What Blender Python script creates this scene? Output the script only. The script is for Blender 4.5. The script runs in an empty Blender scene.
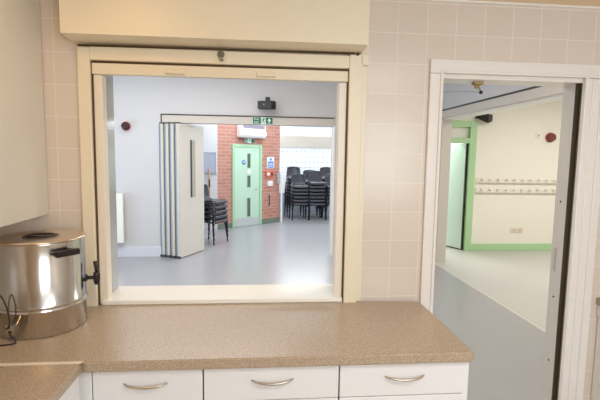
import bpy, bmesh, math, random
from mathutils import Vector, Matrix
random.seed(7)
PI = math.pi
scene = bpy.context.scene
COL = scene.collection

# ------------------------------------------------------------------ materials
def lin(c):
    return tuple((v/255/12.92 if v/255 <= .04045 else ((v/255+.055)/1.055)**2.4) for v in c) + (1,)

def mat(name, rgb, rough=.5, metal=0., spec=.5, emit=0., noise=0., nscale=40., bump=0.):
    m = bpy.data.materials.new(name); m.use_nodes = True
    nt = m.node_tree; b = nt.nodes['Principled BSDF']
    c = lin(rgb)
    b.inputs['Base Color'].default_value = c
    b.inputs['Roughness'].default_value = rough
    b.inputs['Metallic'].default_value = metal
    b.inputs['Specular IOR Level'].default_value = spec
    if emit:
        b.inputs['Emission Color'].default_value = c
        b.inputs['Emission Strength'].default_value = emit
    if noise or bump:
        tc = nt.nodes.new('ShaderNodeTexCoord')
        n = nt.nodes.new('ShaderNodeTexNoise'); n.inputs['Scale'].default_value = nscale
        n.inputs['Detail'].default_value = 4
        nt.links.new(tc.outputs['Object'], n.inputs['Vector'])
        if noise:
            r = nt.nodes.new('ShaderNodeMapRange')
            r.inputs['To Min'].default_value = 1-noise; r.inputs['To Max'].default_value = 1+noise
            nt.links.new(n.outputs['Fac'], r.inputs['Value'])
            mx = nt.nodes.new('ShaderNodeVectorMath'); mx.operation = 'SCALE'
            mx.inputs[0].default_value = c[:3]
            nt.links.new(r.outputs['Result'], mx.inputs['Scale'])
            nt.links.new(mx.outputs['Vector'], b.inputs['Base Color'])
        if bump:
            bp = nt.nodes.new('ShaderNodeBump'); bp.inputs['Strength'].default_value = bump
            bp.inputs['Distance'].default_value = .002
            nt.links.new(n.outputs['Fac'], bp.inputs['Height'])
            nt.links.new(bp.outputs['Normal'], b.inputs['Normal'])
    return m

def tile_mat(name, c1, c2, grout, w, h, mortar, ox, oz, rough, offset=0., bump=.3, axis='XZ', spec=.5, bias=0.):
    m = bpy.data.materials.new(name); m.use_nodes = True
    nt = m.node_tree; b = nt.nodes['Principled BSDF']; L = nt.links
    tc = nt.nodes.new('ShaderNodeTexCoord')
    sp = nt.nodes.new('ShaderNodeSeparateXYZ'); L.new(tc.outputs['Object'], sp.inputs[0])
    cb = nt.nodes.new('ShaderNodeCombineXYZ')
    L.new(sp.outputs[axis[0]], cb.inputs['X']); L.new(sp.outputs[axis[1]], cb.inputs['Y'])
    mp = nt.nodes.new('ShaderNodeMapping'); mp.inputs['Location'].default_value = (-ox, -oz, 0)
    L.new(cb.outputs[0], mp.inputs['Vector'])
    br = nt.nodes.new('ShaderNodeTexBrick'); br.offset = offset; br.squash = 1
    br.inputs['Color1'].default_value = lin(c1); br.inputs['Color2'].default_value = lin(c2)
    br.inputs['Mortar'].default_value = lin(grout)
    br.inputs['Scale'].default_value = 1; br.inputs['Mortar Size'].default_value = mortar
    br.inputs['Mortar Smooth'].default_value = .2; br.inputs['Bias'].default_value = bias
    br.inputs['Brick Width'].default_value = w; br.inputs['Row Height'].default_value = h
    L.new(mp.outputs[0], br.inputs['Vector'])
    L.new(br.outputs['Color'], b.inputs['Base Color'])
    b.inputs['Roughness'].default_value = rough
    b.inputs['Specular IOR Level'].default_value = spec
    inv = nt.nodes.new('ShaderNodeMath'); inv.operation = 'SUBTRACT'; inv.inputs[0].default_value = 1
    L.new(br.outputs['Fac'], inv.inputs[1])
    bp = nt.nodes.new('ShaderNodeBump'); bp.inputs['Strength'].default_value = bump; bp.inputs['Distance'].default_value = .001
    L.new(inv.outputs[0], bp.inputs['Height']); L.new(bp.outputs[0], b.inputs['Normal'])
    return m

def speckle_mat(name, a, bcol, dark, rough):
    m = bpy.data.materials.new(name); m.use_nodes = True
    nt = m.node_tree; b = nt.nodes['Principled BSDF']; L = nt.links
    tc = nt.nodes.new('ShaderNodeTexCoord')
    n = nt.nodes.new('ShaderNodeTexNoise'); n.inputs['Scale'].default_value = 190; n.inputs['Detail'].default_value = 3
    v = nt.nodes.new('ShaderNodeTexNoise'); v.inputs['Scale'].default_value = 420; v.inputs['Detail'].default_value = 2
    for q in (n, v): L.new(tc.outputs['Object'], q.inputs['Vector'])
    r1 = nt.nodes.new('ShaderNodeValToRGB'); r1.color_ramp.elements[0].position = .38; r1.color_ramp.elements[1].position = .62
    r1.color_ramp.elements[0].color = lin(a); r1.color_ramp.elements[1].color = lin(bcol)
    L.new(n.outputs['Fac'], r1.inputs['Fac'])
    r2 = nt.nodes.new('ShaderNodeValToRGB'); r2.color_ramp.elements[0].position = .36; r2.color_ramp.elements[1].position = .46
    r2.color_ramp.elements[0].color = (1, 1, 1, 1); r2.color_ramp.elements[1].color = (0, 0, 0, 1)
    L.new(v.outputs['Fac'], r2.inputs['Fac'])
    mx = nt.nodes.new('ShaderNodeMix'); mx.data_type = 'RGBA'
    L.new(r2.outputs['Color'], mx.inputs['Factor']); L.new(r1.outputs['Color'], mx.inputs[6]); mx.inputs[7].default_value = lin(dark)
    L.new(mx.outputs[2], b.inputs['Base Color']); b.inputs['Roughness'].default_value = rough
    return m

M = {}
M['tile'] = tile_mat('cream_wall_tile', (225, 213, 200), (221, 209, 195), (236, 227, 216), .1435, .1435, .0022, .072, .060, .22)
M['tile_side'] = tile_mat('cream_wall_tile_side', (225, 213, 200), (221, 209, 195), (236, 227, 216), .1435, .1435, .0022, 0, .060, .22, axis='YZ')
M['cream_paint'] = mat('cream_gloss_paint', (238, 227, 202), .35)
M['guide'] = mat('off_white_guide_paint', (240, 231, 214), .35)
M['cream_dark'] = mat('cream_groove_paint', (84, 62, 36), .6)  # brown painted in for shade in slots and grooves; end screw too
M['kitchen_paint'] = mat('kitchen_wall_paint', (214, 188, 154), .7)
M['white_gloss'] = mat('white_gloss_paint', (238, 233, 227), .3)
M['sill_white'] = mat('white_sill_laminate', (247, 245, 238), .25)
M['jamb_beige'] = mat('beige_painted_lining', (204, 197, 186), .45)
M['seal'] = mat('dark_door_seal', (62, 50, 30), .7)
M['seal_green'] = mat('olive_seal_edge', (140, 142, 100), .6)
M['worktop'] = speckle_mat('speckled_laminate', (176, 155, 131), (197, 177, 154), (143, 122, 99), .32)
M['joint'] = mat('pale_metal_joint', (232, 220, 200), .4)
M['unit_white'] = mat('white_kitchen_melamine', (240, 238, 236), .35)
M['unit_edge'] = mat('grey_cabinet_gap', (120, 112, 104), .7)
M['unit_grey'] = mat('wall_unit_melamine', (228, 223, 212), .4)
M['plinth'] = mat('plinth_grey', (150, 146, 140), .6)
M['chrome'] = mat('satin_nickel', (205, 192, 176), .3, .9)
M['steel'] = mat('polished_stainless_steel', (206, 203, 199), .17, 1., noise=.03, nscale=6)
M['steel_lid'] = mat('stainless_steel_lid', (222, 206, 184), .2, 1.)
M['bakelite'] = mat('black_bakelite', (30, 24, 24), .35)
M['latch_metal'] = mat('worn_grey_latch_metal', (150, 142, 130), .4, .7)
M['brass'] = mat('aged_brass', (170, 150, 104), .5, .6)
M['rubber'] = mat('black_cable_rubber', (40, 34, 30), .5)
M['grey_wall'] = mat('grey_hall_paint', (206, 204, 204), .55, noise=.01, nscale=3)
M['reveal'] = mat('glossy_grey_reveal', (176, 178, 176), .12)
M['white_wall'] = mat('white_hall_paint', (238, 238, 240), .7)
M['alcove'] = mat('pale_blue_alcove_paint', (200, 210, 226), .7)
M['cream_wall'] = mat('cream_passage_paint', (240, 236, 224), .7)
M['ceiling'] = mat('white_ceiling_paint', (236, 234, 230), .8)
M['kit_floor'] = mat('kitchen_vinyl', (150, 140, 128), .5, noise=.05, nscale=60)
M['hall_floor'] = mat('grey_sports_vinyl', (157, 156, 159), .28, noise=.05, nscale=5)
M['pass_floor'] = mat('pale_passage_vinyl', (190, 187, 182), .35, noise=.03, nscale=8)
M['seam'] = mat('floor_seam_strip', (205, 200, 186), .4)
M['beam'] = mat('pale_beige_beam', (208, 200, 190), .5)
M['track'] = mat('dark_partition_track', (64, 60, 60), .4)
M['skirt_grey'] = mat('pale_grey_skirting', (212, 214, 220), .4)
M['leaf_face'] = mat('partition_leaf_laminate', (226, 220, 210), .4)
M['leaf_edge'] = mat('partition_leaf_cream_edge', (204, 198, 182), .45)
M['leaf_blue'] = mat('partition_leaf_blue_seal', (140, 152, 176), .45)
M['leaf_dark'] = mat('partition_leaf_dark_seal', (52, 52, 62), .5)
M['glass_dark'] = mat('dim_vision_glass', (92, 96, 92), .08, 0, .8)
M['glass_beige'] = mat('vision_panel_glass', (186, 180, 162), .1, 0, .7)
M['brick'] = tile_mat('red_brickwork', (196, 142, 124), (184, 126, 108), (202, 164, 148), .215, .075, .008, 0, 0, .8, offset=.5, bump=.4)
M['brick_skirt'] = mat('grey_green_skirting', (120, 130, 116), .6)
M['mint'] = mat('mint_green_door_paint', (196, 226, 200), .45)
M['mint_frame'] = mat('mint_green_frame_paint', (172, 212, 172), .45)
M['pale_leaf'] = mat('pale_green_white_door', (222, 238, 230), .35)
M['green'] = mat('leaf_green_paint', (176, 214, 166), .45)
M['kick'] = mat('steel_kick_plate', (206, 210, 208), .35, .3)
M['black_plastic'] = mat('black_speaker_plastic', (38, 36, 38), .5, bump=.2, nscale=200)
M['chair'] = mat('charcoal_polypropylene', (66, 66, 74), .24)
M['chair_leg'] = mat('dark_grey_tubular_steel', (50, 50, 56), .35, .5)
M['ferrule'] = mat('black_rubber_foot', (20, 20, 20), .6)
M['sounder_red'] = mat('red_sounder_base', (170, 40, 36), .4)
M['sounder_dark'] = mat('dark_sounder_face', (62, 30, 28), .5)
M['sounder_brown'] = mat('brown_red_sounder_face', (120, 62, 46), .5)
M['radiator'] = mat('white_radiator_enamel', (240, 238, 230), .35)
M['sign_green'] = mat('safety_sign_green', (20, 120, 84), .45)
M['sign_white'] = mat('sign_white', (236, 244, 238), .45)
M['sign_blue'] = mat('mandatory_sign_blue', (96, 150, 212), .45)
M['notice_white'] = mat('notice_paper', (238, 238, 244), .6)
M['orange'] = mat('red_call_point_plastic', (220, 106, 76), .45)
M['plastic_white'] = mat('white_plastic', (240, 236, 230), .4)
M['plastic_grey'] = mat('grey_plastic', (170, 172, 178), .5)
M['heater'] = mat('white_heater_casing', (242, 240, 240), .4)
M['grille'] = mat('mauve_grey_grille', (150, 142, 160), .6)
M['board'] = mat('grey_blue_felt', (196, 202, 218), .9)
M['wood'] = mat('pale_broom_wood', (190, 150, 120), .6)
M['bristle'] = mat('brown_broom_bristle', (112, 60, 40), .9)
M['pelmet'] = mat('cream_blind_fabric', (206, 200, 188), .7)
M['grout_white'] = mat('glass_block_joint', (168, 180, 194), .7)
M['block'] = mat('daylit_glass_block', (244, 250, 255), .3, emit=.3)
M['rail'] = mat('cream_coat_rail', (238, 232, 220), .5)
M['rail_line'] = mat('grey_rail_edge', (186, 178, 166), .5)
M['socket'] = mat('socket_plastic', (228, 216, 200), .4)
M['outlet'] = mat('outlet_plastic', (206, 196, 182), .4)
M['hook_tip'] = mat('dark_hook_tip', (44, 40, 36), .4)

# ------------------------------------------------------------------ mesh helpers
def BM(): return bmesh.new()

def box(bm, x0, x1, y0, y1, z0, z1, bev=0., mi=0, seg=2):
    x0, x1 = min(x0, x1), max(x0, x1); y0, y1 = min(y0, y1), max(y0, y1); z0, z1 = min(z0, z1), max(z0, z1)
    t = bmesh.new()
    bmesh.ops.create_cube(t, size=1)
    for v in t.verts:
        v.co = Vector((x0+(v.co.x+.5)*(x1-x0), y0+(v.co.y+.5)*(y1-y0), z0+(v.co.z+.5)*(z1-z0)))
    if bev:
        bev = min(bev, .45*min(x1-x0, y1-y0, z1-z0))
        bmesh.ops.bevel(t, geom=t.edges[:], offset=bev, segments=seg, affect='EDGES', profile=.5)
    for f in t.faces: f.material_index = mi
    join(bm, t)
    return bm

def join(bm, t, mtx=None):
    if mtx is not None: bmesh.ops.transform(t, matrix=mtx, verts=t.verts[:])
    me = bpy.data.meshes.new('tmp'); t.to_mesh(me); t.free()
    bm.from_mesh(me); bpy.data.meshes.remove(me)

def tube(bm, pts, r, n=8, cap=True, taper=None):
    pts = [Vector(p) for p in pts]
    rings = []
    up = Vector((0, 0, 1))
    prev = None
    for i, p in enumerate(pts):
        d = (pts[min(i+1, len(pts)-1)]-pts[max(i-1, 0)]).normalized()
        if prev is None:
            a = d.cross(up) if abs(d.dot(up)) < .95 else d.cross(Vector((1, 0, 0)))
        else:
            a = prev - d*prev.dot(d)
        a.normalize(); prev = a
        b = d.cross(a)
        rr = r if taper is None else r*taper[i]
        rings.append([bm.verts.new(p+a*rr*math.cos(2*PI*k/n)+b*rr*math.sin(2*PI*k/n)) for k in range(n)])
    for i in range(len(rings)-1):
        for k in range(n):
            f = bm.faces.new((rings[i][k], rings[i+1][k], rings[i+1][(k+1) % n], rings[i][(k+1) % n])); f.smooth = True
    if cap:
        bm.faces.new(rings[0]); bm.faces.new(rings[-1][::-1])
    return bm

def lathe(bm, prof, c=(0, 0, 0), n=48, axis='Z', smooth=True):
    """prof: list of (r, h)"""
    c = Vector(c); rings = []
    for r, h in prof:
        ring = []
        for k in range(n):
            a = 2*PI*k/n
            if axis == 'Z': p = Vector((r*math.cos(a), r*math.sin(a), h))
            elif axis == 'Y': p = Vector((r*math.cos(a), h, r*math.sin(a)))
            else: p = Vector((h, r*math.cos(a), r*math.sin(a)))
            ring.append(bm.verts.new(c+p))
        rings.append(ring)
    for i in range(len(rings)-1):
        for k in range(n):
            f = bm.faces.new((rings[i][k], rings[i][(k+1) % n], rings[i+1][(k+1) % n], rings[i+1][k])); f.smooth = smooth
    if prof[0][0] > 1e-6: bm.faces.new(rings[0][::-1])
    if prof[-1][0] > 1e-6: bm.faces.new(rings[-1])
    return bm

def prism(bm, poly, h0, h1, axis='Z'):
    def P(u, v, h):
        return {'Z': (u, v, h), 'Y': (u, h, v), 'X': (h, u, v)}[axis]
    a = [bm.verts.new(P(u, v, h0)) for u, v in poly]; b = [bm.verts.new(P(u, v, h1)) for u, v in poly]
    bm.faces.new(a[::-1]); bm.faces.new(b)
    n = len(poly)
    for i in range(n): bm.faces.new((a[i], a[(i+1) % n], b[(i+1) % n], b[i]))
    return bm

def link(name, bm, mats, parent=None, world=True):
    """one mesh object; world=True: the mesh was drawn in world coordinates, moved into the parent's frame"""
    bmesh.ops.recalc_face_normals(bm, faces=bm.faces[:])
    if not isinstance(mats, (list, tuple)): mats = [mats]
    off = Vector((0, 0, 0))
    q = parent
    while q is not None:
        off += q.location; q = q.parent
    if world and off.length > 0: bmesh.ops.translate(bm, verts=bm.verts[:], vec=-off)
    me = bpy.data.meshes.new(name); bm.to_mesh(me); bm.free()
    for m in mats: me.materials.append(M[m])
    o = bpy.data.objects.new(name, me); COL.objects.link(o)
    if parent is not None: o.parent = parent
    return o

def recentre(o, p):
    p = Vector(p); o.data.transform(Matrix.Translation(-p)); o.location = p
    return o

def thing(name, label, cat, loc=(0, 0, 0), rotz=0., group=None):
    o = bpy.data.objects.new(name, None); COL.objects.link(o)
    o.empty_display_size = .05
    o.location = loc; o.rotation_euler = (0, 0, rotz); o['label'] = label; o['category'] = cat
    if group: o['group'] = group
    return o

def tag(o, label, cat, group=None):
    o['label'] = label; o['category'] = cat
    if group: o['group'] = group
    return o

def struct(name, bm, m, label=None, cat=None, parent=None):
    o = link(name, bm, m, parent)
    if parent is None:
        o['kind'] = 'structure'
        if label: o['label'] = label
        if cat: o['category'] = cat
    return o

def sroot(name, label, cat, loc):
    o = thing(name, label, cat, loc); o['kind'] = 'structure'
    return o

def text_bm(s, size, mtx, ext=.0006):
    cu = bpy.data.curves.new('t', 'FONT'); cu.body = s; cu.size = size; cu.extrude = ext
    cu.align_x = 'CENTER'; cu.align_y = 'CENTER'
    o = bpy.data.objects.new('t', cu); COL.objects.link(o)
    bpy.context.view_layer.update()
    me = bpy.data.meshes.new_from_object(o.evaluated_get(bpy.context.evaluated_depsgraph_get()))
    t = bmesh.new(); t.from_mesh(me); bpy.data.meshes.remove(me)
    bpy.data.objects.remove(o); bpy.data.curves.remove(cu)
    bm = BM(); join(bm, t, mtx)
    return bm

# ------------------------------------------------------------------ camera
F_PX, PIT, YAW, ROL = 433.86, .1000, .0896, .0156
CAM = Vector((0, -2.093, 1.618))
def W(d):
    x, y, z = d
    c, s = math.cos(PIT), math.sin(PIT); y, z = y*c+z*s, -y*s+z*c
    c, s = math.cos(YAW), math.sin(YAW); return Vector((x*c+y*s, -x*s+y*c, z))
cs, sn = math.cos(ROL), math.sin(ROL)
rt, up, fw = W((cs, 0, sn)), W((-sn, 0, cs)), W((0, 1, 0))
cd = bpy.data.cameras.new('camera'); cam = bpy.data.objects.new('camera', cd); COL.objects.link(cam)
cd.sensor_fit = 'HORIZONTAL'; cd.sensor_width = 36; cd.lens = F_PX/600*36; cd.clip_start = .02
cam.matrix_world = Matrix(((rt.x, up.x, -fw.x, CAM.x), (rt.y, up.y, -fw.y, CAM.y), (rt.z, up.z, -fw.z, CAM.z), (0, 0, 0, 1)))
scene.camera = cam

# ------------------------------------------------------------------ kitchen shell
T = .2                                   # thickness of the wall with the hatch
HX0, HX1, HZ0, HZ1 = -.75, .405, .895, 2.03
DX0, DX1, DZ1 = .845, 1.668, 2.04
KC = 2.42                                # kitchen ceiling
bm = BM()
for (a, b, c, d) in ((-1.32, HX0, 0, KC), (HX0, HX1, 0, HZ0), (HX0, HX1, HZ1, KC), (HX1, DX0, 0, KC), (DX0, DX1, DZ1, KC), (DX1, 2.5, 0, KC)):
    box(bm, a, b, 0, T, c, d)
for (a, b, c, d) in ((-4.6, -1.32, 0, 3.1), (-1.32, 2.5, KC, 3.1), (2.5, 2.95, 0, 3.1)):
    box(bm, a, b, 0, T, c, d)
wf = struct('wall_front', bm, ['tile', 'white_wall'], 'cream tiled kitchen wall with the serving hatch and the doorway', 'wall')
for p in wf.data.polygons:
    if p.center.y > .001: p.material_index = 1
bm = box(BM(), -1.42, -1.32, -3.3, 0, 0, KC)
struct('wall_left', bm, 'tile_side', 'tiled kitchen side wall behind the wall cupboard', 'wall')
bm = box(BM(), 2.5, 2.6, -3.3, 0, 0, KC)
struct('wall_right', bm, 'tile_side', 'kitchen side wall right of the doorway', 'wall')
bm = BM()
WX0, WX1, WZ0, WZ1 = .35, 2.05, 1.05, 2.2
for (a, b, c, d) in ((-1.42, WX0, 0, KC), (WX1, 2.6, 0, KC), (WX0, WX1, 0, WZ0), (WX0, WX1, WZ1, KC)):
    box(bm, a, b, -3.4, -3.3, c, d)
struct('wall_back', bm, 'kitchen_paint', 'kitchen wall behind the camera with a window', 'wall')
bm = BM()
for (a, b, c, d) in ((WX0, WX1, WZ0, WZ0+.05), (WX0, WX1, WZ1-.05, WZ1), (WX0, WX0+.05, WZ0, WZ1), (WX1-.05, WX1, WZ0, WZ1), (1.17, 1.23, WZ0, WZ1)):
    box(bm, a, b, -3.38, -3.32, c, d)
struct('window_2', bm, 'white_gloss', 'white framed kitchen window behind the camera', 'window')  # unseen window, added to let fill light into the kitchen
struct('ceiling', box(BM(), -1.42, 2.6, -3.4, 0, KC, KC+.08), 'ceiling', 'pale kitchen ceiling', 'ceiling')
struct('floor', box(BM(), -1.42, 2.6, -3.4, .02, -.06, 0), 'kit_floor', 'kitchen floor', 'floor')
struct('trim_1', box(BM(), .50, 2.5, -.008, 0, 2.366, 2.376, .002), 'sill_white', 'thin white strip along the top of the tiles', 'trim')
struct('trim_2', box(BM(), .50, 2.5, -.004, 0, 2.376, KC), 'kitchen_paint', 'tan painted band above the tiles', 'trim')

# ------------------------------------------------------------------ serving hatch
hf = thing('hatch_frame', 'cream painted wooden frame around the open serving hatch', 'hatch frame', (-.18, -.01, .9))
bm = BM(); box(bm, -.821, -.768, -.03, 0, .885, 2.088, .003); link('jamb_board', bm, 'cream_paint', hf)
bm = BM(); box(bm, .410, .474, -.03, 0, .885, 2.098, .003); link('jamb_board', bm, 'cream_paint', hf)
bm = BM(); box(bm, -.768, .410, -.028, 0, 2.034, 2.093, .003); link('head_board', bm, 'cream_paint', hf)
bm = BM(); box(bm, .474, .500, -.014, 0, .9, 2.05, .003); link('cover_strip', bm, 'cream_paint', hf)
bm = BM(); box(bm, .466, .500, -.03, 0, 2.05, 2.1, .003); link('corner_block', bm, 'cream_paint', hf)
for x0, x1, g0, g1 in ((-.762, -.724, -.768, -.761), (.366, .404, .403, .411)):
    bm = BM(); box(bm, x0, x1, -.006, .05, .9, 1.972, .003); link('guide_rail', bm, 'guide', hf)
    bm = BM(); box(bm, g0, g1, -.012, -.004, .9, 2.03); link('guide_groove', bm, 'cream_dark', hf)
bm = BM()
box(bm, HX0-.01, -.742, .02, T, .9, HZ1)
link('reveal_lining', bm, 'reveal', hf)
bm = BM(); box(bm, .397, HX1+.01, .02, T, .9, HZ1); link('reveal_lining', bm, 'reveal', hf)
bm = BM()
lathe(bm, [(.0, -.016), (.013, -.014), (.017, 0)], (-.188, -.028, 2.076), 16, 'Y')
tube(bm, [(-.188, -.04, 2.075), (-.190, -.046, 2.06), (-.184, -.046, 2.045), (-.178, -.042, 2.05)], .0055, 8)
link('latch', bm, 'latch_metal', hf)

rs = thing('roller_shutter', 'cream slatted end of the raised roller shutter at the top of the hatch', 'roller shutter', (-.18, .01, 2.0))
bm = BM(); box(bm, -.765, .408, -.014, .014, 1.974, 2.024, .004); link('bottom_slat', bm, 'cream_paint', rs)
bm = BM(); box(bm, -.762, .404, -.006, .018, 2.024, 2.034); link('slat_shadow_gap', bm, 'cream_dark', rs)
for x in (-.395, .02):
    bm = BM(); box(bm, x-.045, x+.045, -.020, -.012, 1.984, 2.006, .003); box(bm, x-.042, x+.042, -.032, -.018, 1.984, 1.989, .002)
    link('lift_tab', bm, 'cream_paint', rs)

sb = thing('shutter_box', 'cream boxed-in roller shutter housing above the hatch', 'shutter housing', (-.17, -.08, 2.1))
bm = BM()
prism(bm, [(0, 2.105), (-.155, 2.113), (-.155, KC-.002), (0, KC-.002)], -.834, .466, 'X')
link('casing', bm, 'cream_paint', sb)
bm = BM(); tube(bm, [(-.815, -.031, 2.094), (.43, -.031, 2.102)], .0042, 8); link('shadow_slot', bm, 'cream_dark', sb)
bm = BM(); lathe(bm, [(.0, -.006), (.007, -.005), (.008, 0)], (.447, -.03, 2.1), 12, 'Y'); link('end_screw', bm, 'cream_dark', sb)

o = link('hatch_sill', box(BM(), HX0, HX1, -.02, T+.02, .9, .922, .004), 'sill_white')
tag(recentre(o, (-.18, .08, .9)), 'white sill board along the bottom of the serving hatch', 'sill')

# ------------------------------------------------------------------ doorway between kitchen and hall
d1 = sroot('door_1', 'white moulded door frame of the open doorway right of the hatch', 'door frame', (1.24, 0, 0))
def archi(x0, x1, z0, z1, vertical, inner):
    bm = BM()
    if vertical:
        box(bm, x0, x1, -.018, 0, z0, z1-.067, .003)
        if inner > 0: box(bm, x1-.016, x1, -.026, -.01, z0, z1-.055, .004)
        else:
            box(bm, x0, x0+.016, -.026, -.01, z0, z1-.055, .004); box(bm, x0+.04, x0+.052, -.023, -.01, z0, z1-.068, .004); box(bm, x0+.085, x0+.10, -.025, -.01, z0, z1-.068, .004)
    else:
        box(bm, x0, x1, -.018, 0, z0, z1, .003)
        box(bm, x0+.052, x1-.052, -.026, -.01, z0, z0+.016, .004)
    return bm
link('architrave', archi(.808, .873, 0, 2.094, True, 1), 'white_gloss', d1)
link('architrave', archi(1.603, 1.735, 0, 2.094, True, -1), 'white_gloss', d1)
link('architrave_head', archi(.808, 1.735, 2.028, 2.094, False, 1), 'white_gloss', d1)
bm = BM()
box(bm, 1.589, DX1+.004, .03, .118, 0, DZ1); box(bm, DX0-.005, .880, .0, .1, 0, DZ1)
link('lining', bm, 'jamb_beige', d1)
link('head_lining', box(BM(), DX0, DX1, 0, .135, 2.008, DZ1), 'white_gloss', d1)
link('frame_seal', box(BM(), 1.5895, 1.613, .022, .032, 0, 2.008), 'seal', d1)  # dark brown strip down the right side of the door rebate
link('seal_edge', box(BM(), 1.613, 1.668, .006, .032, 0, 2.008), 'seal_green', d1)
for (z0, z1) in ((1.02, 1.15),):
    bm = box(BM(), 1.5865, 1.591, .078, .094, z0, z1, .001)
    box(bm, 1.5858, 1.589, .081, .091, z0+.07, z0+.10)
    link('strike_plate', bm, 'chrome', d1)
bm = BM()
for z in (1.40, .88, .52): 
    bm = BM(); lathe(bm, [(.0, -.003), (.005, -.002), (.006, 0)], (1.589, .075, z), 10, 'X'); link('screw_hole', bm, 'seal', d1)
bm = BM(); box(bm, 1.072, 1.118, .06, .1, 1.994, 2.008, .003); tube(bm, [(1.10, .085, 1.995), (1.118, .088, 1.965)], .004, 8)
lathe(bm, [(.0, -.012), (.011, -.011), (.013, 0), (.011, .011), (0, .012)], (1.095, .088, 1.99), 12, 'Z')
link('door_stay_bracket', bm, 'brass', d1)
bm = BM(); tube(bm, [(.88, .09, 1.956), (1.118, .09, 1.963)], .0025, 6); link('door_stay_arm', bm, 'plastic_grey', d1)
bm = BM(); lathe(bm, [(0, -.008), (.008, -.006), (.009, 0), (.008, .006), (0, .008)], (1.12, .09, 1.960), 12, 'Y'); link('door_stay_pivot', bm, 'hook_tip', d1)
link('door_keep', box(BM(), .880, .892, .06, .09, 1.90, 1.945, .002), 'plastic_white', d1)

# ------------------------------------------------------------------ worktops
def worktop(name, poly, label, loc):
    t = thing(name, label, 'worktop', loc)
    bm = BM(); prism(bm, poly, .861, .9)
    bmesh.ops.bevel(bm, geom=[e for e in bm.edges if abs(e.verts[0].co.z-e.verts[1].co.z) < .001], offset=.006, segments=3, affect='EDGES')
    link('slab', bm, 'worktop', t)
    return t
wt = worktop('worktop', [(-1.318, -.598), (-.618, -.598), (-.598, -.604), (.79, -.604), (.802, -.592), (.802, -.0305), (.5, -.0305), (.5, -.001), (-1.318, -.001)],
             'speckled beige laminate worktop running below the serving hatch', (-.2, -.3, .861))
# keep the worktop clear of the frame boards that stand on it
bm = BM(); box(bm, -1.318, -.612, -.612, -.594, .8995, .9018, .0008); link('joint_strip', bm, 'joint', wt)
wl = worktop('worktop', [(-1.318, -.606), (-.612, -.606), (-.612, -2.3), (-1.318, -2.3)],
             'speckled beige worktop arm running forward along the left wall', (-.97, -1.4, .861))
wr = worktop('worktop', [(1.775, -.001), (2.498, -.001), (2.498, -.6), (1.775, -.6)],
             'short end of brown speckled worktop at the right edge beyond the doorway', (2.1, -.3, .861))

# ------------------------------------------------------------------ base units
def bow_handle(bm, cx, y, z, w):
    pts = []
    for i in range(13):
        u = i/12*2-1
        pts.append((cx+u*w/2, y-.003-.022*(1-u*u)**.6, z-.006*(1-u*u)+.002))
    tube(bm, pts, .0048, 8, True, [1-.35*abs(i/12*2-1)**3 for i in range(13)])
    return bm

def drawer_unit(x0, x1, label, hx, hw, end=False):
    t = thing('drawer_unit', label, 'drawer unit', ((x0+x1)/2, -.3, 0), group='white drawer units under the worktop')
    bm = BM(); box(bm, x0+.001, x1-.001, -.553, -.03, .1, .859); link('carcass', bm, 'unit_edge', t)
    if end:
        bm = BM(); box(bm, x1-.016, x1+.006, -.576, -.02, 0, .86, .001); link('end_panel', bm, 'unit_white', t)
    bm = BM(); box(bm, x0+.001, x1-.001, -.5, -.05, 0, .1); link('plinth', bm, 'plinth', t)
    zs = [(.728, .856), (.42, .724), (.11, .416)]
    xr = x1-.003 if not end else x1-.003
    for z0, z1 in zs:
        fr = link('drawer', box(BM(), x0+.0025, xr, -.578, -.556, z0, z1, .002), 'unit_white', t)
        link('handle', bow_handle(BM(), hx, -.578, (z0+z1)/2+.012 if z1 > .8 else z1-.06, hw), 'chrome', fr)
    return t
drawer_unit(-.590, -.204, 'white drawer unit under the worktop, nearest the inside corner', -.405, .15)
drawer_unit(-.204, .293, 'white drawer unit under the worktop, between the other two drawer units', .045, .15)
drawer_unit(.293, .786, 'white drawer unit under the worktop, at its open end by the doorway', .54, .15, True)

cu = thing('corner_unit', 'white corner base unit where the two worktops meet', 'base unit', (-.97, -1.3, 0))
bm = BM(); box(bm, -1.31, -.642, -2.28, -.03, .1, .859); link('carcass', bm, 'unit_edge', cu)
bm = BM(); box(bm, -.64, -.592, -.576, -.55, .1, .858, .002); link('corner_post', bm, 'unit_white', cu)
for y0, y1 in ((-1.14, -.60), (-1.70, -1.145), (-2.26, -1.705)):
    bm = BM(); box(bm, -.642, -.622, y0+.002, y1-.002, .11, .856, .002); dd = link('door', bm, 'unit_white', cu)
    bm = BM(); tube(bm, [(-.622, y0+.05, .74), (-.600, y0+.05, .72), (-.600, y0+.05, .62), (-.622, y0+.05, .6)], .005, 8); link('handle', bm, 'chrome', dd)
bm = BM(); box(bm, -1.31, -.69, -2.26, -.05, 0, .1); link('plinth', bm, 'plinth', cu)

ru = thing('base_unit', 'white base unit under the worktop end right of the doorway', 'base unit', (2.13, -.3, 0))
bm = BM(); box(bm, 1.79, 2.49, -.55, -.005, .1, .86, .002); link('carcass', bm, 'unit_white', ru)
bm = BM(); box(bm, 1.783, 1.80, -.57, -.003, .80, .859, .002); link('top_rail', bm, 'unit_white', ru)
bm = BM(); box(bm, 1.80, 2.48, -.572, -.552, .11, .85, .002); rd = link('door', bm, 'unit_white', ru)
bm = BM(); tube(bm, [(1.86, -.572, .74), (1.86, -.594, .72), (1.86, -.594, .62), (1.86, -.572, .6)], .005, 8); link('handle', bm, 'chrome', rd)
bm = BM(); box(bm, 1.82, 2.48, -.5, -.02, 0, .1); link('plinth', bm, 'plinth', ru)

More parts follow.
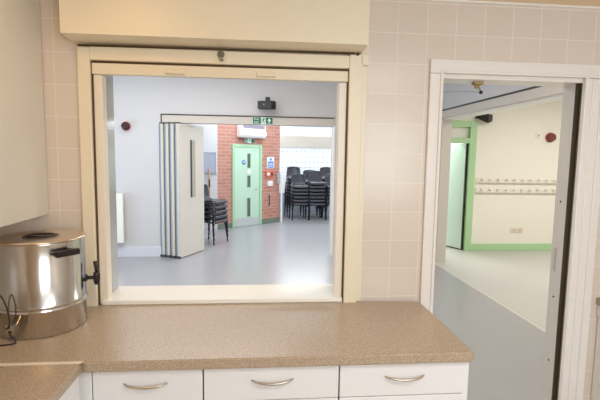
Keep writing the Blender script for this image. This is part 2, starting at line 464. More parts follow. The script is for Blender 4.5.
wc = thing('wall_cupboard', 'pale grey wall cupboard hanging above the steel urn', 'wall cupboard', (-1.15, -.6, 1.325))
bm = BM(); box(bm, -1.318, -1.0, -1.30, -.003, 1.337, 2.3, .002); link('carcass', bm, 'unit_grey', wc)
for y0, y1 in ((-.42, -.004), (-.86, -.424), (-1.30, -.864)):
    bm = BM(); box(bm, -.999, -.980, y0+.0015, y1-.0015, 1.334, 2.298, .002); link('door', bm, 'unit_grey', wc)

# ------------------------------------------------------------------ catering urn
ux, uy, R = -.906, -.243, .166
ur = thing('catering_urn', 'polished stainless steel catering urn with a black tap in the worktop corner', 'urn', (ux, uy, .9))
bm = BM()
prof = [(R-.012, .9005), (R-.004, .902), (R-.002, .906), (R-.002, .998), (R+.002, 1.001), (R+.003, 1.005), (R, 1.009), (R, 1.014), (R+.003, 1.018), (R+.002, 1.022), (R-.001, 1.025), (R-.001, 1.264), (R-.001, 1.270)]
lathe(bm, prof, (ux, uy, 0), 96); link('body', bm, 'steel', ur)
bm = BM()
lathe(bm, [(R, 1.268), (R+.003, 1.269), (R+.004, 1.272), (R+.003, 1.275), (R-.006, 1.2765), (R-.012, 1.277), (.072, 1.278), (.066, 1.276), (.064, 1.268), (0, 1.268)], (ux, uy, 0), 96)
lid = link('lid', bm, 'steel_lid', ur)
bm = BM()
lathe(bm, [(.064, 1.2685), (.062, 1.279), (.056, 1.280), (.052, 1.272), (0, 1.2715)], (ux, uy, 0), 48); box(bm, ux-.05, ux+.05, uy-.012, uy+.012, 1.270, 1.278, .003)
link('lid_knob', bm, 'bakelite', lid)
# side handle facing the camera
ha = math.radians(-38)
hd = Vector((math.cos(ha), math.sin(ha), 0)); ht = Vector((-hd.y, hd.x, 0)); hc = Vector((ux, uy, 1.232))+hd*R
bm = BM()
t = bmesh.new(); box(t, -.047, .047, -.013, .013, -.012, .012, .006, 0, 3)
join(bm, t, Matrix.Translation(hc+hd*.034) @ Matrix(((ht.x, hd.x, 0, 0), (ht.y, hd.y, 0, 0), (0, 0, 1, 0), (0, 0, 0, 1))))
hnd = link('side_handle', bm, 'bakelite', ur)
bm = BM()
for s in (-1, 1):
    p = hc+ht*s*.040; bm = BM(); tube(bm, [p-hd*.004, p+hd*.034], .007, 10); link('handle_stud', bm, 'bakelite', hnd)
# tap, pointing right along the wall
ta = math.radians(12)
td = Vector((math.cos(ta), math.sin(ta), 0)); tp = Vector((ux, uy, 1.088))+td*R
bm = BM()
tube(bm, [tp-td*.004, tp+td*.005], .015, 16); tube(bm, [tp, tp+td*.036], .008, 12)
e = tp+td*.042
tube(bm, [e+Vector((0, 0, .024)), e+Vector((0, 0, .014)), e+Vector((0, 0, -.012)), e+Vector((0, 0, -.030))], .014, 14, True, [.75, 1, 1, .75])
tap = link('tap', bm, 'bakelite', ur)
bm = BM(); tube(bm, [e+Vector((0, 0, .022)), e+Vector((-.001, 0, .04)), e+Vector((-.005, 0, .07))], .008, 10, True, [.8, 1, 1.1]); link('tap_lever', bm, 'bakelite', tap)
# mains inlet and cord on the left
bm = BM(); ia = math.radians(-102); idr = Vector((math.cos(ia), math.sin(ia), 0)); ip = Vector((ux, uy, .945))+idr*R
t = bmesh.new(); box(t, -.016, .016, -.015, .02, -.02, .02, .004)
itn = Vector((-idr.y, idr.x, 0))
join(bm, t, Matrix.Translation(ip) @ Matrix(((itn.x, idr.x, 0, 0), (itn.y, idr.y, 0, 0), (0, 0, 1, 0), (0, 0, 0, 1))))
link('inlet', bm, 'steel', ur)
bm = BM()
q = ip+idr*.02
pts = [q+Vector(v) for v in ((0, 0, 0), (.012, -.012, -.012), (.03, -.014, -.030), (.024, -.02, -.041), (-.03, -.03, -.041), (-.07, -.01, -.035), (-.07, .0, .05), (-.045, .0, .125), (-.02, -.006, .14), (.0, -.004, .09), (.004, 0, .03), (-.008, -.004, .008))]
fine = []
for i in range(len(pts)-1):
    p0, p1, p2, p3 = pts[max(i-1, 0)], pts[i], pts[i+1], pts[min(i+2, len(pts)-1)]
    for k in range(6):
        s = k/6
        fine.append(.5*((2*p1)+(p2-p0)*s+(2*p0-5*p1+4*p2-p3)*s*s+(3*p1-p0-3*p2+p3)*s**3))
tube(bm, fine+[pts[-1]], .003, 8); link('mains_cord', bm, 'rubber', ur)

# ------------------------------------------------------------------ hall shell
struct('floor_hall', box(BM(), -4.6, 2.68, .02, 10.3, -.06, 0), 'hall_floor', 'blue grey vinyl hall floor', 'floor')
struct('floor_passage', box(BM(), 2.70, 7.6, .02, 7.5, -.06, 0), 'pass_floor', 'pale cream floor of the side room', 'floor')
struct('trim_3', box(BM(), 2.676, 2.704, .02, 5.2, -.05, .0025), 'seam', 'pale strip between the grey floor and the cream floor', 'floor strip')
HC = 3.0
struct('ceiling_hall', box(BM(), -4.6, 2.95, T, 10.3, HC, HC+.1), 'ceiling', 'white hall ceiling', 'ceiling')
struct('ceiling_passage', box(BM(), 2.95, 7.6, T, 5.45, 2.75, 2.85), 'ceiling', 'white ceiling of the side room', 'ceiling')
YH = 4.85
bm = BM()
for (a, b, c, d) in ((-4.6, -1.53, 0, HC), (-1.53, 1.15, 2.235, HC), (1.15, 2.72, 0, HC)):
    box(bm, a, b, YH, YH+.25, c, d)
struct('wall_hall', bm, 'grey_wall', 'grey hall wall around the partition opening', 'wall')
bm = BM(); box(bm, -1.535, 1.15, YH-.012, YH+.2, 2.108, 2.222)
struct('trim_4', bm, 'beam', 'pale beam over the partition opening', 'beam')
bm = BM(); box(bm, -1.55, 1.15, YH-.02, YH+.02, 2.222, 2.240); box(bm, -1.55, -1.532, YH-.02, YH+.02, 2.10, 2.240)
struct('trim_5', bm, 'track', 'thin dark track line above the partition opening', 'partition track')
struct('trim_6', box(BM(), 1.148, 1.175, YH-.015, YH+.1, 0, 2.11), 'white_gloss', 'white jamb at the end of the partition opening', 'jamb')
struct('baseboard_hall', box(BM(), -4.5, -1.56, YH-.018, YH, 0, .16, .004), 'skirt_grey', 'pale grey skirting board of the hall', 'skirting')
struct('wall_hall_left', box(BM(), -4.7, -4.6, T, YH, 0, HC), 'white_wall', 'white end wall of the hall', 'wall')
# side opening of the hall towards the side room: header, groove, return wall
struct('wall_header', box(BM(), 2.70, 2.92, T, 4.33, 2.35, HC), 'grey_wall', 'grey wall above the side opening of the hall', 'wall')
struct('trim_7', box(BM(), 2.695, 2.92, T, 4.33, 2.225, 2.325), 'beam', 'pale beam over the side opening of the hall', 'beam')
struct('trim_8', box(BM(), 2.70, 2.91, T, 4.33, 2.325, 2.35), 'track', 'dark track line along the side beam of the hall', 'partition track')
struct('trim_9', box(BM(), 2.74, 2.93, T, 4.33, 2.206, 2.226), 'white_gloss', 'white strip below the side beam of the hall', 'trim')
struct('wall_return', box(BM(), 2.72, 2.87, 4.33, YH+.25, 0, HC), 'jamb_beige', 'beige wall end beside the side opening', 'wall')
# side room
YP = 5.2
bm = BM()
for (a, b, c, d) in ((2.93, 3.0, 0, 2.75), (3.0, 3.69, 2.27, 2.75), (3.69, 7.6, 0, 2.75)):
    box(bm, a, b, YP, YP+.2, c, d)
struct('wall_passage', bm, 'cream_wall', 'cream far wall of the side room with coat rails', 'wall')
struct('wall_passage_right', box(BM(), 7.5, 7.6, T, YP, 0, 2.75), 'cream_wall', 'cream side wall of the side room', 'wall')
struct('wall_passage_front', box(BM(), 2.95, 7.6, 0, T, 0, 2.75), 'cream_wall', 'cream near wall of the side room', 'wall')
struct('baseboard_passage', box(BM(), 3.70, 7.5, YP-.02, YP, 0, .125, .003), 'green', 'light green skirting board of the side room', 'skirting')
# back room behind the partition
struct('wall_back_room', box(BM(), -4.6, -.94, 7.37, 7.5, 0, HC), 'white_wall', 'white wall left of the brickwork', 'wall')
struct('wall_back_room_left', box(BM(), -4.7, -4.6, YH, 7.5, 0, HC), 'white_wall', 'white end wall of the back room', 'wall')
struct('wall_back_room_right', box(BM(), 2.93, 3.0, YH+.25, 10.3, 0, HC), 'white_wall', 'white side wall of the back room', 'wall')
BA, BD = Vector((-.94, 7.37, 0)), Vector((.76822, .64018, 0))
BN = Vector((BD.y, -BD.x, 0))              # faces the camera
BANG = math.atan2(BD.y, BD.x)
def on_brick(s, out=0., z=0.): return BA+BD*s+BN*out+Vector((0, 0, z))
def brick_obj(name, bm, mats, parent=None):   # drawn with x along the wall, -y towards the camera
    o = link(name, bm, mats, parent, world=False); return o
bm = BM(); box(bm, 0, .40, 0, .14, 0, HC); box(bm, .40, 1.20, 0, .14, 1.87, HC); box(bm, 1.20, 1.80, 0, .14, 0, HC)
o = brick_obj('wall_brick', bm, 'brick'); o.location = BA; o.rotation_euler.z = BANG
o['kind'] = 'structure'; o['label'] = 'red brick wall around the mint green door'; o['category'] = 'wall'
bm = BM(); box(bm, 0, .37, -.015, 0, 0, .12); box(bm, 1.23, 1.80, -.015, 0, 0, .12)
o = brick_obj('baseboard_brick', bm, 'brick_skirt'); o.location = BA; o.rotation_euler.z = BANG; o['kind'] = 'structure'
o['label'] = 'grey green skirting along the brick wall'; o['category'] = 'skirting'
e1 = on_brick(1.80)
struct('wall_alcove', box(BM(), e1.x-.15, e1.x-.02, e1.y+.03, 10.2, 0, HC), 'white_wall', 'white side of the alcove behind the brick wall', 'wall')
# glass block window wall
bm = BM(); box(bm, .2, 3.0, 10.2, 10.3, 0, .55); box(bm, .2, 3.0, 10.2, 10.3, 1.86, HC)
struct('wall_alcove_back', bm, 'alcove', 'white wall below and above the glass blocks', 'wall')
w1 = sroot('window_1', 'bright glass block window behind the stacked chairs', 'window', (1.6, 10.2, .55))
bm = BM(); box(bm, .2, 3.0, 10.215, 10.3, .55, 1.86); link('joint_grid', bm, 'grout_white', w1)
bm = BM()
x = .22
while x < 2.95:
    z = .57
    while z < 1.8:
        box(bm, x, x+.118, 10.195, 10.22, z, z+.138, .008); z += .148
    x += .128
o = link('glass_block', bm, 'block', w1); o['kind'] = 'stuff'
bl = tag(link('window_blind', box(BM(), .36, 2.9, 10.08, 10.17, 1.86, 2.2, .01), 'pelmet'), 'cream rolled blind above the glass block window', 'blind'); recentre(bl, (1.6, 10.12, 1.86))

# ------------------------------------------------------------------ folding partition
fa = math.atan2(.64, .30)
FD = Vector((math.cos(fa), math.sin(fa), 0))
fp = thing('folding_partition', 'cream folding partition concertinaed at the left of the hall opening', 'folding partition', (-1.25, 4.68, 0), fa)
for k in range(4):
    yo = k*.096
    bm = BM(); box(bm, 0.006, .685, yo, yo+.05, .012, 2.085, .002); leaf = link('leaf', bm, 'leaf_face' if k == 0 else 'leaf_edge', fp, world=False)
    bm = BM(); box(bm, 0, .008, yo+.004, yo+.050, .012, 2.085); link('leaf_edge', bm, 'leaf_edge', leaf, world=False)
    bm = BM(); box(bm, -.004, .006, yo+.048, yo+.066, .012, 2.08); link('edge_seal', bm, 'leaf_blue', leaf, world=False)
    bm = BM(); box(bm, .004, .02, yo+.064, yo+.078, .012, 2.07); link('hinge_seal', bm, 'leaf_dark', leaf, world=False)
    bm = BM(); box(bm, 0, .05, yo+.004, yo+.07, 2.086, 2.106); link('top_carrier', bm, 'track', leaf, world=False)
    bm = BM(); box(bm, -.008, .03, yo, yo+.08, .001, .04); link('floor_seal', bm, 'leaf_dark', leaf, world=False)
    if k == 0:
        bm = BM(); box(bm, .285, .43, -.004, 0, .93, 1.86, .002); fr = link('vision_frame', bm, 'leaf_edge', leaf, world=False)
        bm = BM(); box(bm, .335, .42, -.006, -.003, .95, 1.84); link('vision_glass', bm, 'glass_beige', fr, world=False)
        bm = BM(); box(bm, .292, .335, -.0065, -.003, .94, 1.85); link('vision_reveal', bm, 'leaf_dark', fr, world=False)

# ------------------------------------------------------------------ things on the hall wall
ra = thing('radiator', 'white wall radiator left of the folded partition', 'radiator', (-2.45, 4.78, .22))
bm = BM(); box(bm, -2.80, -2.115, 4.735, 4.765, .24, 1.0, .008); link('front_panel', bm, 'radiator', ra)
bm = BM(); box(bm, -2.79, -2.125, 4.785, 4.81, .25, .99, .006)
for i in range(16): box(bm, -2.78+i*.042, -2.768+i*.042, 4.765, 4.79, .27, .97)
link('rear_panel', bm, 'radiator', ra)
bm = BM(); box(bm, -2.80, -2.115, 4.735, 4.812, .995, 1.012, .003); link('top_grille', bm, 'radiator', ra)
for x in (-2.66, -2.26):
    bm = BM(); box(bm, x, x+.03, 4.81, 4.8495, .4, .9); link('wall_bracket', bm, 'plastic_grey', ra)

def sounder(name, label, c, r, base, face, grp=None):
    t = thing(name, label, 'alarm sounder', c)
    cx, cy, cz = c
    bm = BM(); lathe(bm, [(r*1.0, 0), (r*1.0, -.022), (r*.92, -.03), (r*.9, -.03)], c, 32, 'Y'); link('base', bm, base, t)
    bm = BM(); lathe(bm, [(r*.9, -.03), (r*.88, -.05), (r*.8, -.075), (r*.5, -.085), (r*.46, -.078), (r*.2, -.078), (0, -.082)], c, 32, 'Y'); link('horn', bm, face, t)
    return t
sounder('alarm_sounder', 'red and black round fire alarm sounder high on the grey hall wall', (-2.07, YH, 2.04), .067, 'sounder_red', 'sounder_dark')
sounder('alarm_sounder', 'brown red round fire alarm sounder on the cream wall of the side room', (5.055, YP, 2.018), .085, 'sounder_red', 'sounder_brown')

sp = thing('loudspeaker', 'small black loudspeaker box hung on the grey wall above the opening', 'loudspeaker', (.07, 4.85, 2.36))
bm = BM(); prism(bm, [(-.065, 4.66), (.145, 4.60), (.215, 4.66), (.215, 4.76), (-.045, 4.80)], 2.335, 2.452)
bmesh.ops.bevel(bm, geom=bm.edges[:], offset=.006, segments=2, affect='EDGES'); link('cabinet', bm, 'black_plastic', sp)
bm = BM(); box(bm, .055, .125, 4.68, 4.76, 2.448, 2.515, .005); box(bm, .075, .105, 4.74, 4.85, 2.47, 2.50, .003); link('bracket', bm, 'black_plastic', sp)
bm = BM(); lathe(bm, [(0, -.008), (.011, -.006), (.012, 0)], (.03, 4.63, 2.395), 14, 'Y'); link('badge', bm, 'plastic_grey', sp)

# safety signs --------------------------------------------------------
def running_man(bm, cx, y, cz, h, M4):
    t = bmesh.new(); s = h
    lathe(t, [(.0, -.0005), (.09*s, -.0005), (.09*s, .0005), (0, .0005)], (.10*s, 0, .36*s), 10, 'Y')
    def limb(a, b, w):
        a, b = Vector((a[0]*s, 0, a[1]*s)), Vector((b[0]*s, 0, b[1]*s)); d = (b-a).normalized(); n = Vector((-d.z, 0, d.x))*w*s/2
        for sg in (0,):
            vs = [t.verts.new(p+Vector((0, -.0007, 0))) for p in (a-n, b-n, b+n, a+n)]; t.faces.new(vs)
    for a, b, w in (((.05, .26), (-.04, -.05), .17), ((.05, .22), (.28, .10), .07), ((.02, .22), (-.2, .12), .07), ((-.2, .12), (-.26, -.02), .07),
                    ((-.02, -.04), (.16, -.16), .09), ((.16, -.16), (.12, -.42), .08), ((-.05, -.04), (-.12, -.24), .09), ((-.12, -.24), (-.34, -.28), .08)):
        limb(a, b, w)
    join(bm, t, M4)
    return bm
RX = Matrix.Rotation(PI/2, 4, 'X')
es = thing('exit_sign', 'green and white fire exit sign with an up arrow on the beam', 'exit sign', (.02, YH-.014, 2.17))
X0, X1 = -.150, .178
ys = YH-.014
link('panel', box(BM(), X0, X1, ys-.006, ys, 2.112, 2.224, .001), 'sign_white', es)
for x0, x1 in ((X0+.008, -.012), (.062, X1-.006)):
    link('green_field', box(BM(), x0, x1, ys-.0075, ys-.005, 2.119, 2.217), 'sign_green', es)
bm = running_man(BM(), 0, 0, 0, .1, Matrix.Translation((.024, ys-.0075, 2.168))); link('running_figure', bm, 'sign_green', es)
bm = text_bm('Fire', .046, Matrix.Translation((-.082, ys-.008, 2.188)) @ RX); t2 = text_bm('exit', .046, Matrix.Translation((-.082, ys-.008, 2.146)) @ RX); join(bm, t2); link('wording', bm, 'sign_white', es)
bm = BM(); prism(bm, [(.1085, 2.13), (.1265, 2.13), (.1265, 2.165), (.148, 2.165), (.1175, 2.208), (.087, 2.165), (.1085, 2.165)], ys-.009, ys-.0075, 'Y'); link('arrow', bm, 'sign_white', es)

def wall_thing(name, label, cat, s, z, group=None):
    return thing(name, label, cat, on_brick(s, 0, z), BANG, group)
# mint door in the brick wall (local x along wall from BA, y<0 towards camera)
d2 = sroot('door_2', 'mint green fire door with three glass slots in the brick wall', 'door', BA); d2.rotation_euler.z = BANG
bm = BM(); box(bm, .375, .44, -.03, .1, 0, 1.87, .004); box(bm, 1.155, 1.222, -.03, .1, 0, 1.87, .004); box(bm, .442, 1.153, -.03, .1, 1.805, 1.87, .004)
link('frame', bm, 'mint_frame', d2, world=False)
lf = link('leaf', box(BM(), .442, 1.153, -.012, .035, .006, 1.80, .003), 'mint', d2, world=False)
for z0, z1 in ((1.345, 1.665), (.905, 1.165), (.225, .65)):
    bm = box(BM(), .785, .893, -.018, -.010, z0-.012, z1+.012, .003); vf = link('vision_frame', bm, 'mint_frame', lf, world=False)
    link('vision_glass', box(BM(), .798, .880, -.021, -.016, z0, z1), 'glass_dark', vf, world=False)
link('kick_plate', box(BM(), .455, 1.14, -.016, -.011, .02, .2, .001), 'kick', lf, world=False)
bm = BM(); lathe(bm, [(.022, -.012), (.022, -.016), (.01, -.018), (.009, -.05), (0, -.052)], (1.06, 0, .85), 16, 'Y'); box(bm, .99, 1.066, -.056, -.044, .843, .857, .004); link('handle', bm, 'chrome', lf, world=False)
pl = wall_thing('door_notice', 'small white notice between the upper glass slots of the mint door', 'notice', .84, 1.255)
link('sheet', box(BM(), -.05, .05, -.02, -.0125, -.04, .045), 'notice_white', pl, world=False)
bd = wall_thing('door_sign', 'round blue sign on the mint door beside the top glass slot', 'sign', .695, 1.47)
bm = BM(); lathe(bm, [(.055, -.0125), (.055, -.016), (0, -.016)], (0, 0, 0), 32, 'Y'); link('disc', bm, 'sign_blue', bd, world=False)
link('wording', box(BM(), -.03, .03, -.0175, -.0155, -.008, .008), 'sign_white', bd, world=False)
e2 = wall_thing('exit_sign', 'small pale green running man sign hung right above the mint door', 'exit sign', .84, 1.95)
link('panel', box(BM(), -.145, .145, -.03, -.024, -.05, .052, .001), 'sign_white', e2, world=False)
for x0, x1 in ((-.14, -.055), (.055, .14)):
    link('green_field', box(BM(), x0, x1, -.032, -.029, -.045, .047), 'sign_green', e2, world=False)
bm = running_man(BM(), 0, 0, 0, .09, Matrix.Translation((0, -.032, 0))); link('running_figure', bm, 'sign_green', e2, world=False)
bm = BM(); prism(bm, [(-.106, -.035), (-.090, -.035), (-.090, -.005), (-.073, -.005), (-.098, .035), (-.123, -.005), (-.106, -.005)], -.034, -.032, 'Y'); link('arrow', bm, 'sign_white', e2, world=False)
link('hanger', box(BM(), -.1, .1, -.028, .0, .045, .06), 'plastic_white', e2, world=False)
he = wall_thing('air_heater', 'white overdoor air heater with a grey grille above the mint door', 'air heater', .93, 2.03)
bm = BM(); prism(bm, [(0, 0), (-.13, -.01), (-.165, .05), (-.11, .30), (0, .31)], -.42, .31, 'X'); bmesh.ops.bevel(bm, geom=bm.edges[:], offset=.005, segments=2, affect='EDGES'); link('casing', bm, 'heater', he, world=False)
bm = BM()
for i in range(5):
    zz = .195+i*.017; box(bm, -.34, .28, -.1365+(zz-.195)*.22-.004, -.120+(zz-.195)*.22, zz, zz+.012)
link('grille', bm, 'grille', he, world=False)
nt_ = wall_thing('safety_notice', 'white and blue safety notice on the brick right of the mint door', 'notice', 1.505, 1.46)
link('sheet', box(BM(), -.11, .11, -.006, -.001, -.135, .135, .001), 'notice_white', nt_, world=False)
bm = BM(); box(bm, -.085, .085, -.008, -.005, -.125, .03); lathe(bm, [(.035, -.005), (.035, -.008), (0, -.008)], (0, 0, .08), 20, 'Y'); link('blue_field', bm, 'sign_blue', nt_, world=False)
bm = BM()
for i in range(3): box(bm, -.06, .06, -.0095, -.0075, -.03-.03*i, -.018-.03*i)
link('printed_lines', bm, 'notice_white', nt_, world=False)
cp = wall_thing('call_point', 'red fire call point on the brick below the safety notice', 'call point', 1.40, 1.19)
link('housing', box(BM(), -.065, .065, -.05, -.001, -.07, .07, .006), 'orange', cp, world=False)
link('glass', box(BM(), -.04, .04, -.054, -.048, -.03, .035), 'sign_white', cp, world=False)
kb = wall_thing('fire_notice', 'small orange fire notice with a dark mark beside the red call point', 'notice', 1.545, 1.185)
link('sheet', box(BM(), -.055, .055, -.006, -.001, -.085, .085, .001), 'orange', kb, world=False)
link('mark', box(BM(), -.022, .03, -.008, -.005, -.04, .04), 'sounder_dark', kb, world=False)
wb = wall_thing('switch_box', 'white switch box on the brick below the red call point', 'switch box', 1.475, .965)
link('housing', box(BM(), -.075, .075, -.04, -.001, -.06, .06, .006), 'plastic_white', wb, world=False)
link('rocker', box(BM(), -.02, .02, -.046, -.038, -.022, .022, .003), 'plastic_white', wb, world=False)
dk = wall_thing('wall_catch', 'thin dark metal bar on the lower brickwork beside the mint door', 'wall bar', 1.465, .56)
bm = BM(); tube(bm, [(0, -.02, -.12), (0, -.026, 0), (0, -.02, .12)], .011, 8); link('rod', bm, 'track', dk, world=False)
for z in (-.125, .095):
    bm = BM(); box(bm, -.014, .014, -.022, 0, z, z+.03); link('bracket', bm, 'track', dk, world=False)
po = thing('folded_screen', 'white post with a grey control box at the end of the brick wall', 'post', (.47, 8.45, 0))
bm = BM(); box(bm, .470, .515, 8.42, 8.47, 0, 1.30, .005); link('post', bm, 'plastic_white', po)
bm = BM(); box(bm, .385, .455, 8.36, 8.42, .95, 1.22, .008); link('control_box', bm, 'plastic_grey', po)
bm = BM(); box(bm, .44, .48, 8.40, 8.44, .98, 1.16); link('clamp', bm, 'plastic_white', po)
po.name = 'control_post'

nb = thing('notice_board', 'grey blue felt notice board on the white wall beside the partition', 'notice board', (-1.12, 7.36, 1.15))
link('felt', box(BM(), -1.40, -.985, 7.345, 7.369, 1.24, 1.66, .003), 'board', nb)
bm = BM(); box(bm, -1.41, -.975, 7.34, 7.369, 1.66, 1.675); box(bm, -1.41, -.975, 7.34, 7.369, 1.225, 1.24); box(bm, -.985, -.972, 7.34, 7.369, 1.225, 1.675); link('edge_trim', bm, 'plastic_grey', nb)
br = thing('wooden_pole', 'wooden pole leaning on the white wall behind the near chair stack', 'pole', (-1.105, 7.24, 0))
bm = BM(); tube(bm, [(-1.105, 7.24, .002), (-1.11, 7.34, 1.36)], .013, 10); link('shaft', bm, 'wood', br)
bm = BM(); tube(bm, [(-1.1084, 7.308, .93), (-1.109, 7.321, 1.10)], .018, 10); link('grip', bm, 'bristle', br)

# ------------------------------------------------------------------ stacking chairs
def chair_shell():
    bm = BM()
    prof = [(-.208, .388), (-.219, .396), (-.220, .408), (-.213, .420), (-.198, .427), (-.15, .428), (-.05, .418), (.06, .41), (.13, .418), (.175, .450), (.195, .50), (.21, .56), (.230, .645), (.244, .705), (.248, .728)]
    wid = [.19, .195, .197, .199, .20, .205, .21, .21, .205, .195, .19, .19, .185, .165, .12]
    n = 12; g = []
    for (y, z), w in zip(prof, wid):
        row = []
        for k in range(n+1):
            u = k/n*2-1
            back = max(0, (z-.43)/.29)
            row.append(bm.verts.new((u*w, y-.05*back*u*u, z+.012*(1-back)*abs(u)**3*(.2 if y < -.16 else 1)-(.012*u*u if z > .71 else 0))))
        g.append(row)
    for i in range(len(g)-1):
        for k in range(n):
            f = bm.faces.new((g[i][k], g[i][k+1], g[i+1][k+1], g[i+1][k])); f.smooth = True
    bmesh.ops.recalc_face_normals(bm, faces=bm.faces[:])
    bmesh.ops.solidify(bm, geom=bm.faces[:], thickness=.016)
    # turned-down rim of the seat
    for (x0, x1, y0, y1) in ((-.215, -.2, -.20, .14), (.2, .215, -.20, .14)):
        box(bm, x0, x1, y0, y1, .396, .422, .005)
    return bm
def make_chair(label, group):
    t = thing('stacking_chair', label, 'chair', (0, 0, 0), 0, group)
    link('shell', chair_shell(), 'chair', t, world=False)
    bm = BM()
    for s in (-1, 1): tube(bm, [(s*.175, -.16, .388), (s*.165, 0, .392), (s*.175, .15, .388)], .010, 6)
    tube(bm, [(-.17, -.09, .39), (.17, -.09, .39)], .009, 6); tube(bm, [(-.17, .08, .39), (.17, .08, .39)], .009, 6)
    link('under_frame', bm, 'chair_leg', t, world=False)
    for sx, sy in ((-1, -1), (1, -1), (-1, 1), (1, 1)):
        bm = BM(); tube(bm, [(sx*.178, sy*.155, .392), (sx*.205, sy*.18, .3), (sx*.225, sy*.215, .012)], .0115, 8)
        l = link('leg', bm, 'chair_leg', t, world=False)
        bm = BM(); tube(bm, [(sx*.2245, sy*.2145, .0005), (sx*.2235, sy*.213, .03)], .015, 8); link('rubber_foot', bm, 'ferrule', l, world=False)
    return t
def dup(root, loc, rotz, label, group):
    r = root.copy(); COL.objects.link(r); r.location = loc; r.rotation_euler = (0, 0, rotz); r['label'] = label; r['group'] = group
    for ch in list(root.children):
        c = ch.copy(); COL.objects.link(c); c.parent = r
        for gch in list(ch.children):
            d = gch.copy(); COL.objects.link(d); d.parent = c
    return r
ORD = ['first', 'second', 'third', 'fourth', 'fifth', 'sixth', 'seventh', 'eighth', 'ninth']
proto = None
GH = 'charcoal stacking chairs'
STEP = .088
def stack(x, y, rz, n, where):
    global proto
    for k in range(n):
        fromtop = n-1-k
        pos = 'top' if fromtop == 0 else ('bottom' if k == 0 else ORD[fromtop]+' from top')
        lab = 'charcoal plastic stacking chair, %s of %s' % (pos, where)
        loc = (x+random.uniform(-.004, .004), y+random.uniform(-.004, .004), k*STEP)
        if proto is None:
            proto = make_chair(lab, GH); proto.location = loc; proto.rotation_euler = (0, 0, rz)
        else:
            dup(proto, loc, rz+random.uniform(-.01, .01), lab, GH)
gd = math.atan2(-.47, .88)+PI/2
stack(-.925, 6.02, gd, 5, 'the lone stack beside the folding partition')
stack(.985, 9.03, .12, 6, 'the front stack nearest the brick wall')
stack(1.405, 9.03, .10, 7, 'the middle front stack below the glass blocks')
stack(1.86, 9.05, .10, 6, 'the front stack against the right jamb')
stack(.89, 9.60, .10, 8, 'the rear stack nearest the brick wall')
stack(1.335, 9.62, .08, 7, 'the middle rear stack below the glass blocks')
stack(1.80, 9.60, .08, 8, 'the tall rear stack by the right jamb')

# ------------------------------------------------------------------ side room furniture
d3 = sroot('door_3', 'light green framed door standing open in the cream wall', 'door', (3.35, YP, 0))
bm = BM()
box(bm, 3.585, 3.70, YP-.035, YP+.2, 0, 2.27, .004); box(bm, 3.0, 3.06, YP-.035, YP+.2, 0, 2.27, .004); box(bm, 3.062, 3.583, YP-.035, YP+.2, 2.165, 2.27, .004)
link('frame', bm, 'green', d3)
link('transom', box(BM(), 3.06, 3.585, YP-.03, YP+.14, 1.89, 1.98, .004), 'green', d3)
bm = BM(); box(bm, 3.06, 3.585, YP+.05, YP+.06, 1.98, 2.165)
link('fanlight', bm, 'plastic_white', d3)
bm = BM(); t = bmesh.new(); box(t, 0, .62, -.045, 0, .012, 1.885, .003)
LM = Matrix.Translation((3.565, YP+.03, 0)) @ Matrix.Rotation(math.radians(113), 4, 'Z')
join(bm, t, LM); lf3 = link('leaf', bm, 'pale_leaf', d3)
bm = BM(); t = bmesh.new(); box(t, 0, .62, -.05, .004, .001, .02); join(bm, t, LM); link('threshold_seal', bm, 'hook_tip', lf3)
bm = BM(); t = bmesh.new(); box(t, -.012, .016, -.04, .012, .02, 1.885); join(bm, t, LM); link('hinge_gap', bm, 'hook_tip', lf3)
bm = BM(); t = bmesh.new(); tube(t, [(.55, -.045, 1.0), (.55, -.09, 1.0), (.46, -.09, 1.0)], .009, 8)
tube(t, [(.55, 0, 1.0), (.55, .045, 1.0), (.46, .045, 1.0)], .009, 8); join(bm, t, LM); link('handle', bm, 'chrome', lf3)
struct('wall_outside', box(BM(), 2.6+.4, 6, 7.4, 7.5, 0, 3.0), 'white_wall', 'bright wall seen through the open green door', 'wall')

for nm, z0, z1, lab in (('coat_rail', 1.195, 1.30, 'upper cream coat rail with a row of pegs on the cream wall'), ('coat_rail', 1.02, 1.125, 'lower cream coat rail with a row of pegs on the cream wall')):
    t = thing(nm, lab, 'coat rail', (5.0, YP, z0), group='coat rails in the side room')
    link('board', box(BM(), 3.74, 6.6, YP-.02, YP-.001, z0+.012, z1, .004), 'rail', t)
    link('edge_strip', box(BM(), 3.74, 6.6, YP-.026, YP-.001, z0, z0+.014, .002), 'rail_line', t)
    for i in range(19):
        x = 3.84+i*.148
        bm = BM(); lathe(bm, [(.019, -.02), (.017, -.026), (.011, -.03), (.011, -.062), (.022, -.070), (.022, -.082), (.014, -.088), (0, -.088)], (x, YP, (z0+z1)/2+.02), 12, 'Y')
        link('peg', bm, 'rail', t)

sk = thing('wall_socket', 'small pale double socket low on the cream wall', 'socket', (4.55, YP, .37))
link('plate', box(BM(), 4.435, 4.665, YP-.012, YP-.0005, .325, .415, .004), 'socket', sk)
for dx in (-.055, .055):
    bm = BM(); box(bm, 4.55+dx-.030, 4.55+dx+.030, YP-.015, YP-.011, .345, .39, .001); link('outlet', bm, 'outlet', sk)
sw = thing('switch_plate', 'small square pale plate left of the brown red sounder', 'switch', (4.84, YP, 2.05))
link('plate', box(BM(), 4.79, 4.885, YP-.012, YP-.0005, 2.0, 2.10, .004), 'rail', sw)
link('rocker', box(BM(), 4.823, 4.852, YP-.017, YP-.011, 2.03, 2.07, .003), 'rail_line', sw)
ds = thing('wedge_speaker', 'dark grey wedge shaped speaker high beside the green door frame', 'speaker', (3.8, YP, 2.26))
bm = BM(); prism(bm, [(3.66, YP-.06), (3.80, YP-.20), (3.95, YP-.06), (3.95, YP-.005), (3.66, YP-.005)], 2.27, 2.38)
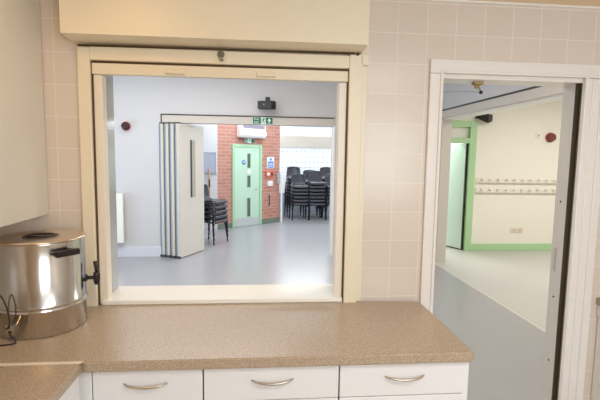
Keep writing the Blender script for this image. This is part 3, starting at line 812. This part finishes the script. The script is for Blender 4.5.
for v in bm.verts:
    if v.co.z < 2.3 and v.co.y < YP-.1: v.co.z -= .05
    if v.co.z < 2.3 and v.co.x < 3.7: v.co.z += .05
bmesh.ops.bevel(bm, geom=bm.edges[:], offset=.006, segments=2, affect='EDGES'); link('cabinet', bm, 'black_plastic', ds)
bm = BM(); box(bm, 3.78, 3.82, YP-.03, YP-.001, 2.37, 2.41); link('bracket', bm, 'black_plastic', ds)

# ------------------------------------------------------------------ lights
def area(name, loc, rot, sx, sy, power, col):
    l = bpy.data.lights.new(name, 'AREA'); l.shape = 'RECTANGLE'; l.size = sx; l.size_y = sy; l.energy = power; l.color = col
    o = bpy.data.objects.new(name, l); COL.objects.link(o); o.location = loc; o.rotation_euler = rot
    return o
area('kitchen_window_daylight', (1.2, -3.42, 1.62), (PI/2, 0, 0), 1.6, 1.05, 31, (.88, .95, 1))  # fill added behind the camera, shining through the unseen window
area('kitchen_ceiling_lamp', (.8, -2.1, 2.40), (0, 0, 0), 1.4, .5, 19, (.97, .98, 1))
area('kitchen_warm_lamp', (-.66, -.85, 2.40), (0, 0, 0), .25, .25, 3.0, (1, .56, .2))  # added fill in place of warm bounce on the left tiles and frame
area('hall_entrance_lamp', (1.4, .8, 2.97), (0, 0, 0), .5, .5, 17, (1, .78, .50))  # added to warm the floor beyond the doorway; no lamp known there
area('hall_ceiling_lamp', (-1.2, 2.9, 2.97), (0, 0, 0), 3.0, 2.0, 72, (1, .98, .96))
area('hall_side_daylight', (-4.55, 3.2, 1.1), (0, -PI/2, 0), 1.6, 2.4, 46, (.56, .77, 1))  # added to tint hall wall and floor blue; end wall is solid
area('back_room_ceiling_lamp', (.2, 6.7, 2.97), (0, 0, 0), 3.0, 2.4, 92, (.82, .91, 1))
area('alcove_daylight', (1.6, 10.1, 2.6), (math.radians(-60), 0, 0), 2.2, .6, 60, (.95, .98, 1))
area('side_room_ceiling_lamp', (5.0, 2.8, 2.73), (0, 0, 0), 3.0, 2.0, 68, (1, .98, .94))

area('lobby_ceiling_lamp', (3.25, 6.3, 2.9), (0, 0, 0), .4, .8, 70, (.97, 1, 1))  # added to brighten the leaf of the open green door
w = bpy.data.worlds.new('sky'); scene.world = w; w.use_nodes = True
w.node_tree.nodes['Background'].inputs['Color'].default_value = (.9, .96, 1, 1)
w.node_tree.nodes['Background'].inputs['Strength'].default_value = 1.2

scene.view_settings.view_transform = 'Standard'
scene.view_settings.look = 'None'
scene.view_settings.exposure = .15
scene.view_settings.gamma = 1.
scene.view_settings.use_curve_mapping = False
scene.cycles.use_denoising = True
scene.cycles.max_bounces = 10
scene.cycles.diffuse_bounces = 6
scene.cycles.sample_clamp_indirect = 6
